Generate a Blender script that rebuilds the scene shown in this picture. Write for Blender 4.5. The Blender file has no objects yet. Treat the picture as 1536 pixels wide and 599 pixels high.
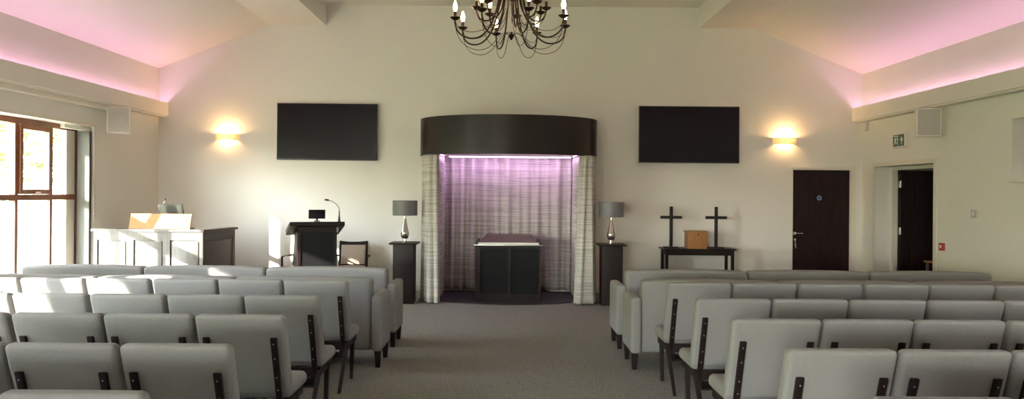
import bpy, bmesh, math, random
from mathutils import Matrix, Vector
random.seed(7)
C = bpy.context.scene.collection
S = bpy.context.scene
R = math.radians
F = 1109.0; VX = 759.0; HY = 289.0; EYE = 1.6
D = 11.9                      # back wall
XL, XR = -5.60, 5.72          # side walls
Y0 = -9.0                     # rear wall

# ---------------------------------------------------------------- camera
cam = bpy.data.cameras.new('camera'); co = bpy.data.objects.new('camera', cam); C.objects.link(co)
cam.sensor_width = 36; cam.lens = F / 1536 * 36
cam.shift_x = (768 - VX) / 1536; cam.shift_y = -(299.5 - HY) / 1536
co.matrix_world = Matrix.Translation((0, 0, EYE)) @ Matrix.Rotation(R(90), 4, 'X') @ Matrix.Rotation(R(0.45), 4, 'Z')
cam.clip_start = .05; cam.clip_end = 300
S.camera = co
# ---------------------------------------------------------------- world, sun, exposure
SUN_DIR = Vector((.93, 1, -.44)).normalized()
w = bpy.data.worlds.new('world'); S.world = w; w.use_nodes = True
nt = w.node_tree; bg = nt.nodes['Background']
sky = nt.nodes.new('ShaderNodeTexSky'); sky.sky_type = 'NISHITA'; sky.sun_disc = False
sky.sun_elevation = R(55); sky.sun_rotation = math.atan2(-SUN_DIR.x, -SUN_DIR.y)
sky.air_density = 1.0; sky.dust_density = 2.0
hsv = nt.nodes.new('ShaderNodeHueSaturation'); hsv.inputs['Saturation'].default_value = .45
nt.links.new(sky.outputs[0], hsv.inputs['Color']); nt.links.new(hsv.outputs[0], bg.inputs[0]); bg.inputs[1].default_value = 3.9
sl = bpy.data.lights.new('sun', 'SUN'); so = bpy.data.objects.new('sun', sl); C.objects.link(so)
sl.energy = 10; sl.angle = R(0.6); sl.color = (1, .92, .80)
so.rotation_euler = (-SUN_DIR).to_track_quat('Z', 'Y').to_euler(); so.location = (-12, -8, 8)
S.view_settings.view_transform = 'Standard'; S.view_settings.look = 'None'
S.view_settings.gamma = 1; S.view_settings.use_curve_mapping = False
S.view_settings.exposure = 1.68
S.cycles.use_denoising = True
S.cycles.max_bounces = 10; S.cycles.diffuse_bounces = 7; S.cycles.transparent_max_bounces = 12
S.cycles.caustics_reflective = False; S.cycles.caustics_refractive = False
S.cycles.sample_clamp_indirect = 8

def area(name, loc, direction, sx, sy, energy, color=(1, 1, 1), portal=False):
    l = bpy.data.lights.new(name, 'AREA'); l.shape = 'RECTANGLE'; l.size = sx; l.size_y = sy
    l.energy = energy; l.color = color
    if portal: l.cycles.is_portal = True
    o = bpy.data.objects.new(name, l); C.objects.link(o); o.location = loc
    o.rotation_euler = Vector(direction).to_track_quat('-Z', 'Y').to_euler()
    return o
WIN_L = [(6.8, 10.03), (2.0, 4.8), (-8.6, -4.0)]   # left wall windows, the last added for rear light, sill .25 head 2.45
for a, b in WIN_L:
    area('window_portal', (XL - .32, (a + b) / 2, 1.35), (1, 0, 0), b - a, 2.2, 1, portal=True)
area('window_portal', (-3.7, Y0 - .32, 1.25), (0, 1, 0), 3.0, 2.3, 1, portal=True)
PINK = (1.0, .47, .86)
for s, X in ((-1, XL), (1, XR)):
    o = area('cove_led_light', (X - s * .045, (Y0 + D) / 2, 2.925), (0, 0, 1), .03, D - Y0 - .1, 10, PINK)
    zl = Vector((s * math.sin(R(28)), 0, -math.cos(R(28)))); yl = Vector((0, 1, 0)); xl = yl.cross(zl)
    o.rotation_euler = Matrix((xl, yl, zl)).transposed().to_euler(); o.data.spread = R(110)
area('canopy_led_light', (0.05, 11.56, 2.135), (0, .35, -1), 1.9, .03, 2.4, (.88, .50, 1.0)).name = 'canopy_led_light'

# ---------------------------------------------------------------- materials
def mat(name, col, rough=.6, metal=0, bump=0, bscale=60, var=0, vscale=8, spec=.5, stretch=None, emit=None, estr=0, coat=0, alpha=None):
    m = bpy.data.materials.new(name); m.use_nodes = True; n = m.node_tree.nodes; l = m.node_tree.links
    b = n['Principled BSDF']; b.inputs['Base Color'].default_value = (*col, 1); b.inputs['Roughness'].default_value = rough
    b.inputs['Metallic'].default_value = metal; b.inputs['Specular IOR Level'].default_value = spec
    if coat: b.inputs['Coat Weight'].default_value = coat; b.inputs['Coat Roughness'].default_value = .15
    tc = n.new('ShaderNodeTexCoord'); mp = n.new('ShaderNodeMapping'); l.new(tc.outputs['Object'], mp.inputs[0])
    if stretch: mp.inputs['Scale'].default_value = stretch
    if var:
        no = n.new('ShaderNodeTexNoise'); no.inputs['Scale'].default_value = vscale; no.inputs['Detail'].default_value = 6
        l.new(mp.outputs[0], no.inputs['Vector'])
        r = n.new('ShaderNodeValToRGB'); r.color_ramp.elements[0].position = .3; r.color_ramp.elements[1].position = .7
        r.color_ramp.elements[0].color = (*[c * (1 - var) for c in col], 1); r.color_ramp.elements[1].color = (*[min(1, c * (1 + var)) for c in col], 1)
        l.new(no.outputs['Fac'], r.inputs[0]); l.new(r.outputs[0], b.inputs['Base Color'])
    if bump:
        nb = n.new('ShaderNodeTexNoise'); nb.inputs['Scale'].default_value = bscale; nb.inputs['Detail'].default_value = 4
        l.new(mp.outputs[0], nb.inputs['Vector'])
        bp = n.new('ShaderNodeBump'); bp.inputs['Strength'].default_value = bump; bp.inputs['Distance'].default_value = .01
        l.new(nb.outputs['Fac'], bp.inputs['Height']); l.new(bp.outputs[0], b.inputs['Normal'])
    if emit:
        b.inputs['Emission Color'].default_value = (*emit, 1); b.inputs['Emission Strength'].default_value = estr
    return m
M = {}
M['wall'] = mat('wall_paint', (.79, .77, .72), .75, bump=.05, bscale=120, var=.012, vscale=1.5)
M['ceil'] = mat('ceiling_paint', (.76, .735, .67), .8, bump=.04, bscale=100)
M['trimw'] = mat('white_trim_paint', (.74, .70, .62), .45)
M['gloss_white'] = mat('white_plastic', (.78, .76, .72), .35)
M['fabric'] = mat('grey_upholstery', (.285, .278, .278), .9, bump=.35, bscale=260, var=.12, vscale=230, spec=.2)
M['dwood'] = mat('dark_stained_wood', (.016, .0095, .009), .45, spec=.25, bump=.06, bscale=14, var=.35, vscale=6, stretch=(9, 9, .8))
M['dwood_h'] = mat('dark_stained_wood_horizontal', (.016, .010, .009), .42, spec=.25, bump=.06, bscale=14, var=.35, vscale=6, stretch=(.8, 9, 9))
M['black_panel'] = mat('black_panel', (.010, .010, .011), .6, spec=.15, bump=.1, bscale=200)
M['canopy'] = mat('dark_brown_veneer', (.012, .009, .007), .35, spec=.3, var=.3, vscale=5, stretch=(1, 1, 8))
M['deskwood'] = mat('grey_brown_wood', (.115, .10, .092), .5, bump=.06, bscale=12, var=.2, vscale=6, stretch=(9, 9, .8))
M['oak'] = mat('honey_oak', (.34, .16, .05), .45, var=.14, vscale=5, stretch=(9, 9, .8))
M['redwood'] = mat('red_brown_window_wood', (.22, .075, .035), .4, var=.2, vscale=6, stretch=(5, 1, 1))
M['doorwood'] = mat('door_veneer', (.018, .009, .009), .5, spec=.25, var=.4, vscale=5, stretch=(8, 8, .7))
M['olive'] = mat('dull_olive_screen', (.03, .03, .022), .5)
M['screen'] = mat('screen_black', (.006, .006, .007), .25, spec=.2)
M['blackplastic'] = mat('black_plastic', (.01, .01, .01), .4)
M['iron'] = mat('bronze_iron', (.035, .022, .014), .42, metal=.7)
M['chrome'] = mat('chrome', (.75, .73, .70), .12, metal=1)
M['steel'] = mat('brushed_steel', (.6, .6, .58), .3, metal=1)
M['silverglass'] = mat('mercury_glass', (.55, .50, .47), .1, metal=.95)
M['shade'] = mat('grey_satin_shade', (.15, .145, .155), .45, bump=.1, bscale=40, stretch=(20, 20, .3))
M['cream'] = mat('cream_upholstery', (.48, .40, .32), .85, bump=.2, bscale=200)
M['blind'] = mat('grey_blind_fabric', (.13, .135, .12), .8)
M['blue'] = mat('blue_sign', (.03, .12, .32), .4)
M['red'] = mat('red_plastic', (.45, .03, .03), .35)
M['green'] = mat('green_sign', (.01, .10, .055), .35)
M['white_sign'] = mat('white_sign_mark', (.75, .80, .76), .4)
M['grille'] = mat('speaker_grille', (.50, .48, .44), .6, bump=.6, bscale=300)
M['led'] = mat('led_strip', (.9, .8, .9), .5, emit=(1, .5, .85), estr=3)
M['led2'] = mat('canopy_led_strip', (.9, .8, .9), .5, emit=(.95, .5, 1), estr=1.4)
M['bulb'] = mat('lit_bulb', (1, .8, .5), .3, emit=(1, .62, .28), estr=22)
M['tube'] = mat('lit_sconce_lamp', (1, .8, .5), .3, emit=(1, .66, .32), estr=30)
M['ceramic'] = mat('white_ceramic', (.72, .69, .62), .5)
_n = M['ceramic'].node_tree; _t = _n.nodes.new('ShaderNodeBsdfTranslucent'); _t.inputs[0].default_value = (.7, .62, .5, 1); _x = _n.nodes.new('ShaderNodeMixShader'); _x.inputs[0].default_value = .3
_n.links.new(_n.nodes['Principled BSDF'].outputs[0], _x.inputs[1]); _n.links.new(_t.outputs[0], _x.inputs[2]); _n.links.new(_x.outputs[0], _n.nodes['Material Output'].inputs[0])
M['dark_oval'] = mat('dark_oval_sheet', (.030, .024, .024), .6, var=.2, vscale=12)
M['grass'] = mat('lawn_grass', (.19, .20, .10), .9, var=.3, vscale=2)
M['leaf'] = mat('tree_leaves', (.13, .22, .05), .7, var=.35, vscale=1.3)
M['bark'] = mat('bark', (.16, .12, .08), .9, bump=.5, bscale=20)
M['brownwood'] = mat('mid_brown_wood', (.07, .038, .02), .32, var=.3, vscale=5, stretch=(1, 6, 6))
M['greyleg'] = mat('grey_metal', (.3, .31, .33), .4, metal=.5)
M['stone'] = mat('paving_stone', (.25, .24, .22), .85, var=.1, vscale=6)
# carpet
def carpet():
    m = mat('carpet', (.15, .135, .12), .95, spec=.1); n = m.node_tree.nodes; l = m.node_tree.links; b = n['Principled BSDF']
    tc = n['Texture Coordinate']
    a = n.new('ShaderNodeTexNoise'); a.inputs['Scale'].default_value = 95; a.inputs['Detail'].default_value = 5; l.new(tc.outputs['Object'], a.inputs['Vector'])
    wv = n.new('ShaderNodeTexWave'); wv.bands_direction = 'Y'; wv.inputs['Scale'].default_value = 14; wv.inputs['Distortion'].default_value = 7; wv.inputs['Detail Scale'].default_value = 6
    l.new(tc.outputs['Object'], wv.inputs['Vector'])
    mx = n.new('ShaderNodeMath'); mx.operation = 'MULTIPLY_ADD'; mx.inputs[1].default_value = .35; l.new(wv.outputs['Fac'], mx.inputs[0]); l.new(a.outputs['Fac'], mx.inputs[2])
    r = n.new('ShaderNodeValToRGB'); r.color_ramp.elements[0].position = .4; r.color_ramp.elements[1].position = .95
    r.color_ramp.elements[0].color = (.135, .130, .122, 1); r.color_ramp.elements[1].color = (.36, .345, .325, 1)
    l.new(mx.outputs[0], r.inputs[0]); l.new(r.outputs[0], b.inputs['Base Color'])
    bp = n.new('ShaderNodeBump'); bp.inputs['Strength'].default_value = .5; bp.inputs['Distance'].default_value = .01
    l.new(mx.outputs[0], bp.inputs['Height']); l.new(bp.outputs[0], b.inputs['Normal'])
    return m
M['carpet'] = carpet()
def curtain_mat():
    m = mat('striped_curtain', (.45, .42, .37), .8, spec=.3); n = m.node_tree.nodes; l = m.node_tree.links; b = n['Principled BSDF']
    tc = n['Texture Coordinate']
    mp = n.new('ShaderNodeMapping'); mp.inputs['Scale'].default_value = (.7, .7, 34); l.new(tc.outputs['Object'], mp.inputs[0])
    a = n.new('ShaderNodeTexNoise'); a.inputs['Scale'].default_value = 1.6; a.inputs['Detail'].default_value = 5; a.inputs['Roughness'].default_value = .7; l.new(mp.outputs[0], a.inputs['Vector'])
    r = n.new('ShaderNodeValToRGB'); r.color_ramp.elements[0].position = .36; r.color_ramp.elements[1].position = .58
    r.color_ramp.elements[0].color = (.33, .315, .29, 1); r.color_ramp.elements[1].color = (.58, .56, .51, 1)
    l.new(a.outputs['Fac'], r.inputs[0]); l.new(r.outputs[0], b.inputs['Base Color'])
    return m
M['curtain'] = curtain_mat()
def glass():
    m = bpy.data.materials.new('window_glass'); m.use_nodes = True; n = m.node_tree.nodes; l = m.node_tree.links; n.remove(n['Principled BSDF'])
    t = n.new('ShaderNodeBsdfTransparent'); t.inputs[0].default_value = (.95, .97, .95, 1); g = n.new('ShaderNodeBsdfGlossy'); g.inputs['Roughness'].default_value = .02
    x = n.new('ShaderNodeMixShader'); x.inputs[0].default_value = .035
    l.new(t.outputs[0], x.inputs[1]); l.new(g.outputs[0], x.inputs[2]); l.new(x.outputs[0], n['Material Output'].inputs[0])
    return m
M['glass'] = glass()

# ---------------------------------------------------------------- mesh builder
class MB:
    def __init__(s): s.v = []; s.f = []; s.mi = []; s.mats = []; s.m = 0; s.T = Matrix.Identity(4); s.sm = []
    def mat(s, name):
        if name not in s.mats: s.mats.append(name)
        s.m = s.mats.index(name); return s
    def tr(s, T): s.T = T; return s
    def add(s, vs, fs, smooth=False):
        o = len(s.v); s.v += [s.T @ Vector(p) for p in vs]
        for f in fs: s.f.append([i + o for i in f]); s.mi.append(s.m); s.sm.append(smooth)
        return s
    def box(s, x0, x1, y0, y1, z0, z1, bev=0, seg=2):
        if bev: return s.rbox(x0, x1, y0, y1, z0, z1, bev, seg, flat=1)
        x0, x1 = min(x0, x1), max(x0, x1); y0, y1 = min(y0, y1), max(y0, y1); z0, z1 = min(z0, z1), max(z0, z1)
        return s.hexa([(x0, y0, z0), (x1, y0, z0), (x1, y1, z0), (x0, y1, z0), (x0, y0, z1), (x1, y0, z1), (x1, y1, z1), (x0, y1, z1)])
    def hexa(s, p):
        return s.add(p, [(0, 3, 2, 1), (4, 5, 6, 7), (0, 1, 5, 4), (1, 2, 6, 5), (2, 3, 7, 6), (3, 0, 4, 7)])
    def rbox(s, x0, x1, y0, y1, z0, z1, r, seg=3, bulge=(0, 0, 0), flat=2, warp=None):
        x0, x1 = min(x0, x1), max(x0, x1); y0, y1 = min(y0, y1), max(y0, y1); z0, z1 = min(z0, z1), max(z0, z1)
        c = ((x0 + x1) / 2, (y0 + y1) / 2, (z0 + z1) / 2); h = ((x1 - x0) / 2, (y1 - y0) / 2, (z1 - z0) / 2)
        r = min(r, min(h) * .98); L = []
        for k in range(3):
            n = flat if not any(bulge) else 8
            a = [math.tan(R(45) * i / seg) * r for i in range(seg + 1)]   # 0..r
            q = [-(h[k] - r) - t for t in reversed(a)]
            q += [-(h[k] - r) + 2 * (h[k] - r) * i / n for i in range(1, n)]
            q += [(h[k] - r) + t for t in a]; L.append(q)
        idx = {}; vs = []; fs = []
        def V(i, j, k):
            key = (i, j, k)
            if key in idx: return idx[key]
            p = [L[0][i], L[1][j], L[2][k]]
            q = [max(-(h[t] - r), min(h[t] - r, p[t])) for t in range(3)]; d = [p[t] - q[t] for t in range(3)]
            ln = math.sqrt(sum(t * t for t in d))
            if ln > 1e-9: p = [q[t] + r * d[t] / ln for t in range(3)]
            u = [p[t] / h[t] for t in range(3)]
            for t in range(3):
                if bulge[t]:
                    o1, o2 = [z for z in range(3) if z != t]
                    p[t] += bulge[t] * u[t] * (1 - u[o1] ** 2) * (1 - u[o2] ** 2)
            p = [p[t] + c[t] for t in range(3)]
            if warp: p = warp(*p)
            idx[key] = len(vs); vs.append(p); return idx[key]
        n = [len(q) - 1 for q in L]
        for (a, b, cc) in ((0, 1, 2), (1, 2, 0), (2, 0, 1)):
            for side in (0, 1):
                for i in range(n[a]):
                    for j in range(n[b]):
                        q = []
                        for di, dj in ((0, 0), (1, 0), (1, 1), (0, 1)):
                            k = [0, 0, 0]; k[a] = i + di; k[b] = j + dj; k[cc] = side * n[cc]; q.append(V(*k))
                        fs.append(q if side else q[::-1])
        return s.add(vs, fs, True)
    def lathe(s, prof, n=24, c=(0, 0), a0=0, a1=2 * math.pi, close=True):
        vs = []; fs = []; full = abs(a1 - a0 - 2 * math.pi) < 1e-6; m = n if full else n + 1
        for r, z in prof:
            for i in range(m):
                a = a0 + (a1 - a0) * i / n; vs.append((c[0] + r * math.cos(a), c[1] + r * math.sin(a), z))
        for j in range(len(prof) - 1):
            for i in range(n):
                i2 = (i + 1) % m; fs.append((j * m + i, j * m + i2, (j + 1) * m + i2, (j + 1) * m + i))
        if close and full:
            if prof[0][0] > 1e-6: fs.append(tuple(range(m))[::-1])
            if prof[-1][0] > 1e-6: fs.append(tuple((len(prof) - 1) * m + i for i in range(m)))
        return s.add(vs, fs, True)
    def tube(s, pts, r, n=8, r2=None):
        pts = [Vector(p) for p in pts]; vs = []; fs = []; N = len(pts); up = None
        for i, p in enumerate(pts):
            t = (pts[min(i + 1, N - 1)] - pts[max(i - 1, 0)]).normalized()
            if up is None: up = t.orthogonal().normalized()
            up = (up - t * up.dot(t)).normalized(); b = t.cross(up); rr = r if r2 is None else r + (r2 - r) * i / (N - 1)
            for k in range(n):
                a = 2 * math.pi * k / n; vs.append(p + (up * math.cos(a) + b * math.sin(a)) * rr)
        for i in range(N - 1):
            for k in range(n): k2 = (k + 1) % n; fs.append((i * n + k, i * n + k2, (i + 1) * n + k2, (i + 1) * n + k))
        fs.append(tuple(range(n))[::-1]); fs.append(tuple((N - 1) * n + k for k in range(n)))
        return s.add(vs, fs, True)
    def bar(s, p, q, wx, wy, wx2=None, wy2=None):   # leg: rectangular section in the xy plane, from p to q
        wx2 = wx2 or wx; wy2 = wy2 or wy; v = []
        for c, a, b in ((p, wx, wy), (q, wx2, wy2)):
            for sx, sy in ((-1, -1), (1, -1), (1, 1), (-1, 1)): v.append((c[0] + sx * a / 2, c[1] + sy * b / 2, c[2]))
        if q[2] < p[2]: v = v[4:] + v[:4]
        return s.hexa(v)
    def prism(s, poly, z0, z1, plane='xy'):
        n = len(poly); vs = []
        for z in (z0, z1):
            for a, b in poly: vs.append({'xy': (a, b, z), 'xz': (a, z, b), 'yz': (z, a, b)}[plane])
        fs = [tuple(range(n))[::-1], tuple(range(n, 2 * n))] + [(i, (i + 1) % n, n + (i + 1) % n, n + i) for i in range(n)]
        return s.add(vs, fs)
    def build(s, name, parent=None, default='dwood', loc=None, ang=35):
        me = bpy.data.meshes.new(name); me.from_pydata([tuple(v) for v in s.v], [], s.f)
        for mm in (s.mats or [default]): me.materials.append(M[mm])
        for p, mi, sm in zip(me.polygons, s.mi, s.sm): p.material_index = mi; p.use_smooth = sm
        bm = bmesh.new(); bm.from_mesh(me); bmesh.ops.recalc_face_normals(bm, faces=bm.faces); bm.to_mesh(me); bm.free()
        me.set_sharp_from_angle(angle=R(ang))
        o = bpy.data.objects.new(name, me); C.objects.link(o)
        if parent: o.parent = parent
        if loc: o.location = loc
        return o
def spline(pts, k=6):
    out = []; P = [Vector(p) for p in pts]; P = [2 * P[0] - P[1]] + P + [2 * P[-1] - P[-2]]
    for i in range(1, len(P) - 2):
        for j in range(k):
            t = j / k; a, b, c, d = P[i - 1:i + 3]
            out.append(.5 * ((2 * b) + (-a + c) * t + (2 * a - 5 * b + 4 * c - d) * t * t + (-a + 3 * b - 3 * c + d) * t ** 3))
    out.append(P[-2]); return out
def tag(o, label, cat, group=None, kind=None):
    o['label'] = label; o['category'] = cat
    if group: o['group'] = group
    if kind: o['kind'] = kind
    return o
def thing(name, label, cat, loc=(0, 0, 0), rz=0, group=None):
    o = bpy.data.objects.new(name, None); C.objects.link(o); o.location = loc; o.rotation_euler = (0, 0, rz); o.empty_display_size = .1
    return tag(o, label, cat, group)
def struct(o, label=None, cat=None):
    o['kind'] = 'structure'
    if label: o['label'] = label
    if cat: o['category'] = cat
    return o
def copy_tree(o, parent=None):
    c = o.copy(); C.objects.link(c)
    if parent: c.parent = parent
    for ch in list(o.children): copy_tree(ch, c)
    return c
def mk(matname): return MB().mat(matname)

# ================================================================ SETTING
struct(mk('carpet').box(XL - .3, 9.0, Y0 - .3, D + .3, -.1, 0).build('floor'), 'grey flecked carpet running down the aisle', 'floor')
def wall(name, axis, p0, p1, a0, a1, z0, z1, openings, matn, label):
    mb = mk(matn)
    def bx(u0, u1, w0, w1):
        if u1 - u0 < 1e-4 or w1 - w0 < 1e-4: return
        if axis == 'x': mb.box(u0, u1, p0, p1, w0, w1)
        else: mb.box(p0, p1, u0, u1, w0, w1)
    u = a0
    for (b0, b1, h0, h1) in sorted(openings):
        bx(u, b0, z0, z1); bx(b0, b1, z0, h0); bx(b0, b1, h1, z1); u = b1
    bx(u, a1, z0, z1)
    return struct(mb.build(name), label, 'wall')
wall('wall_back', 'x', D, D + .3, XL - .3, 9.0, 0, 4.9, [(4.60, 5.56, 0, 2.02)], 'wall', 'cream wall carrying the two televisions')
wall('wall_left', 'y', XL - .3, XL, Y0 - .3, D, 0, 3.95, [(a, b, .25, 2.45) for a, b in WIN_L], 'wall', 'cream wall with the tall windows')
DR0, DR1 = 9.87, 11.45
WIN_R = [(6.95, 8.36, 1.79, 2.48), (3.2, 4.6, 1.79, 2.48)]
wall('wall_right', 'y', XR, XR + .3, Y0 - .3, D, 0, 3.95, [(DR0, DR1, 0, 2.04)] + WIN_R, 'wall', 'cream wall with the open doorway')
wall('wall_rear', 'x', Y0 - .3, Y0, XL - .3, 9.0, 0, 4.9, [(-5.2, -2.2, .1, 2.4)], 'wall', 'cream wall behind the seating')
# ceiling: flat centre and two sloped sides
ce = mk('ceil')
ce.box(-2.95, 3.11, Y0 - .3, D + .3, 4.6, 4.75)
ce.prism([(-3.82, 4.27), (XL - .35, 3.545 - .13), (XL - .35, 3.75), (-3.82, 4.9)], Y0 - .3, D + .3, 'xz')
ce.prism([(3.97, 4.27), (XR + .35, 3.54 - .14), (XR + .35, 3.75), (3.97, 4.9)], Y0 - .3, D + .3, 'xz')
struct(ce.build('ceiling'), 'cream ceiling with sloping sides', 'ceiling')
struct(mk('ceil').box(-3.82, -2.92, Y0 - .1, D + .1, 4.27, 4.9).build('trim_1'), 'boxed ceiling beam left of the chandelier', 'beam')
struct(mk('ceil').box(3.08, 3.97, Y0 - .1, D + .1, 4.27, 4.9).build('trim_2'), 'boxed ceiling beam right of the chandelier', 'beam')
for i, (s, X) in enumerate(((-1, XL), (1, XR))):
    xi = X - s * .155
    mb = mk('ceil').box(X, xi, Y0, D, 2.79, 2.83).box(xi, xi + s * .02, Y0, D, 2.83, 3.0)
    mb.box(X, xi + s * .03, Y0, D, 2.765, 2.79)
    t = struct(mb.build('trim_%d' % (3 + i)), 'lighting cove ledge along the %s wall' % ('left' if s < 0 else 'right'), 'cove')
    mk('led').box(X - s * .03, X - s * .06, Y0 + .05, D - .05, 2.9, 2.915).build('led_strip', t)
    mk('trimw').box(X - s * .02, X - s * .10, Y0 + .05, D - .05, 2.83, 2.9).build('led_profile', t)
# slim white lip under the left cove, ending before the speaker
struct(mk('trimw').rbox(XL, XL + .10, Y0, 10.35, 2.70, 2.764, .01).build('trim_5'), 'slim white rail under the left cove', 'rail')
# baseboards
mb = mk('trimw')
for a, b in ((XL + .016, -1.3), (1.3, 4.54)): mb.box(a, b, D - .016, D, 0, .1)
struct(mb.build('baseboard_back'), 'white skirting along the television wall', 'baseboard')
struct(mk('trimw').box(XL, XL + .016, Y0, D, 0, .1).build('baseboard_left'), 'white skirting under the windows', 'baseboard')
struct(mk('trimw').box(XR - .016, XR, Y0, DR0 - .07, 0, .1).build('baseboard_right'), 'white skirting along the right wall', 'baseboard')

# ---- windows in the left wall
def left_window(n, a, b, sash_bays, label):
    X = XL - .25
    root = bpy.data.objects.new('window_%d' % n, None); C.objects.link(root); root.location = (X, a, .25); struct(root, label, 'window')
    L = b - a; H = 2.2; nb = round(L / .67); first = L - .57
    mul = [first - .67 * k for k in range(8) if first - .67 * k > .25]
    f = mk('redwood')
    f.box(-.04, .03, 0, L, 0, .07).box(-.04, .03, 0, L, H - .07, H).box(-.04, .03, 0, .06, 0, H).box(-.04, .03, L - .06, L, 0, H)
    f.box(-.045, .035, 0, L, 1.21, 1.28)
    if n == 1: f.mat('trimw').box(-.03, .03, L - .25, L - .06, .07, H - .07).mat('redwood')  # wide pale jamb, added to keep sun off the blind slats
    for m in mul: f.box(-.045, .03, m - .026, m + .026, .07, 1.21); f.box(-.04, .03, m - .03, m + .03, 1.28, H - .07)
    f.build('window_frame', root)
    edges = [.06] + sorted(mul) + [L - .06]
    for k in range(len(edges) - 1):
        y0, y1 = edges[k], edges[k + 1]
        mk('glass').box(-.008, -.002, y0, y1, .07, 1.21).build('pane', root)
        if k in [len(edges) - 2 - q for q in sash_bays]:
            s_ = mk('redwood'); a0, a1, z0, z1, t = y0 + .03, y1 - .03, 1.285, H - .075, .055
            s_.box(-.01, .055, a0, a1, z0, z0 + t).box(-.01, .055, a0, a1, z1 - t, z1).box(-.01, .055, a0, a0 + t, z0 + t, z1 - t).box(-.01, .055, a1 - t, a1, z0 + t, z1 - t)
            so_ = s_.build('sash', root)
            mk('glass').box(0, .006, a0 + t, a1 - t, z0 + t, z1 - t).build('pane', so_)
            ym = (a0 + a1) / 2
            mk('chrome').rbox(.056, .08, ym - .05, ym + .05, z0 + .01, z0 + .03, .006).build('catch', so_)
        else:
            mk('glass').box(-.008, -.002, y0, y1, 1.28, H - .07).build('pane', root)
    mk('trimw').box(.03, .29, -.02, L + .02, -.045, -.001).build('window_sill', root)
    # plaster casing bead around the reveal
    return root
left_window(1, *WIN_L[0], [1, 3], 'red brown timber window beside the panelled desk')
left_window(2, *WIN_L[1], [1, 3], 'timber window in the middle of the left wall')
left_window(3, *WIN_L[2], [1], 'unseen timber window added at the rear of the left wall')  # unseen window, placed and widened for light from the rear
a, b = WIN_L[0]
mb = mk('trimw').box(XL, XL + .012, a - .03, b + .035, 2.45, 2.485).box(XL, XL + .012, b, b + .035, .25, 2.45)
struct(mb.build('trim_6'), 'pale bead around the window opening', 'trim')
root = bpy.data.objects.new('window_6', None); C.objects.link(root); root.location = (-3.7, Y0 - .15, .1); struct(root, 'unseen glazed doors added at the rear to let in light', 'window')  # unseen glazing added to brighten the room from behind
f = mk('redwood').box(-1.5, 1.5, -.04, .04, 2.2, 2.3).box(-1.5, 1.5, -.04, .04, 0, .12)
for k in range(4): f.box(-1.5 + k * .967, -1.4 + k * .967, -.04, .04, .12, 2.2)
f.build('window_frame', root); mk('glass').box(-1.45, 1.45, -.004, .004, .12, 2.2).build('pane', root)
# right high windows; the rear one is unseen, added for light
for n, (a, b, z0, z1) in enumerate(WIN_R):
    root = bpy.data.objects.new('window_%d' % (4 + n), None); C.objects.link(root); root.location = (XR, a, z0)
    struct(root, ('white framed high window at the right edge of the photo', 'unseen white framed high window added nearer the rear')[n], 'window')
    L = b - a; H = z1 - z0
    fr = mk('gloss_white').box(.16, .22, 0, L, 0, .05).box(.16, .22, 0, L, H - .05, H).box(.16, .22, 0, .05, .05, H - .05).box(.16, .22, L - .05, L, .05, H - .05)
    fr.build('window_frame', root); mk('glass').box(.186, .192, .05, L - .05, .05, H - .05).build('pane', root)
    mk('trimw').box(-.035, .155, -.04, L + .04, -.03, -.001).build('window_sill', root)
    bl = mk('ceramic')
    for k in range(int(L / .085)): bl.box(.10, .14, .03 + k * .085, .05 + k * .085, .03, H - .03)
    bl.mat('gloss_white').box(.09, .15, .01, L - .01, H - .03, H); bl.build('vertical_blind', root)

# ---- door in the back wall
d1 = bpy.data.objects.new('door_1', None); C.objects.link(d1); d1.location = (4.62, D, 0); struct(d1, 'closed dark door in the back wall corner', 'door')
mk('doorwood').box(0, .92, .03, .075, .005, 2.0).build('door_leaf', d1)
mk('trimw').box(-.02, 0, .0, .12, 0, 2.02).box(.92, .94, 0, .12, 0, 2.02).box(0, .92, 0, .12, 2.0, 2.02).box(.935, 1.0, -.016, 0, 0, 2.06).box(-.025, .935, -.016, 0, 2.02, 2.05).build('door_frame', d1)
h = mk('chrome').tube([(.037, .03, .98), (.037, .018, .98)], .024, 16).tube([(.037, .02, .98), (.037, -.03, .98), (.05, -.035, .98), (.15, -.035, .98)], .008).tube([(.037, .03, .88), (.037, .0, .88)], .018, 14)
h.build('door_handle', d1)
k = mk('steel').tube([(.037, 0, .88), (.037, -.012, .88)], .006).rbox(.030, .044, -.014, -.008, .77, .87, .003).rbox(.034, .05, -.02, -.015, .74, .81, .003)
tag(k.build('key_bunch', loc=d1.location), 'small bunch of keys hanging in the lock of the closed dark door', 'keys')
mb = mk('blue').tr(Matrix.Translation((5.055, D + .03, 1.55)) @ Matrix.Rotation(R(90), 4, 'X')); mb.lathe([(0, 0), (.043, 0), (.043, .003), (0, .003)], 28, close=False)
mb.mat('white_sign').lathe([(.030, .0031), (.030, .0036), (.026, .0036), (.026, .0031)], 24, close=False)
tag(mb.build('round_door_sign'), 'small round blue sign stuck on the closed dark door', 'sign')
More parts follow.
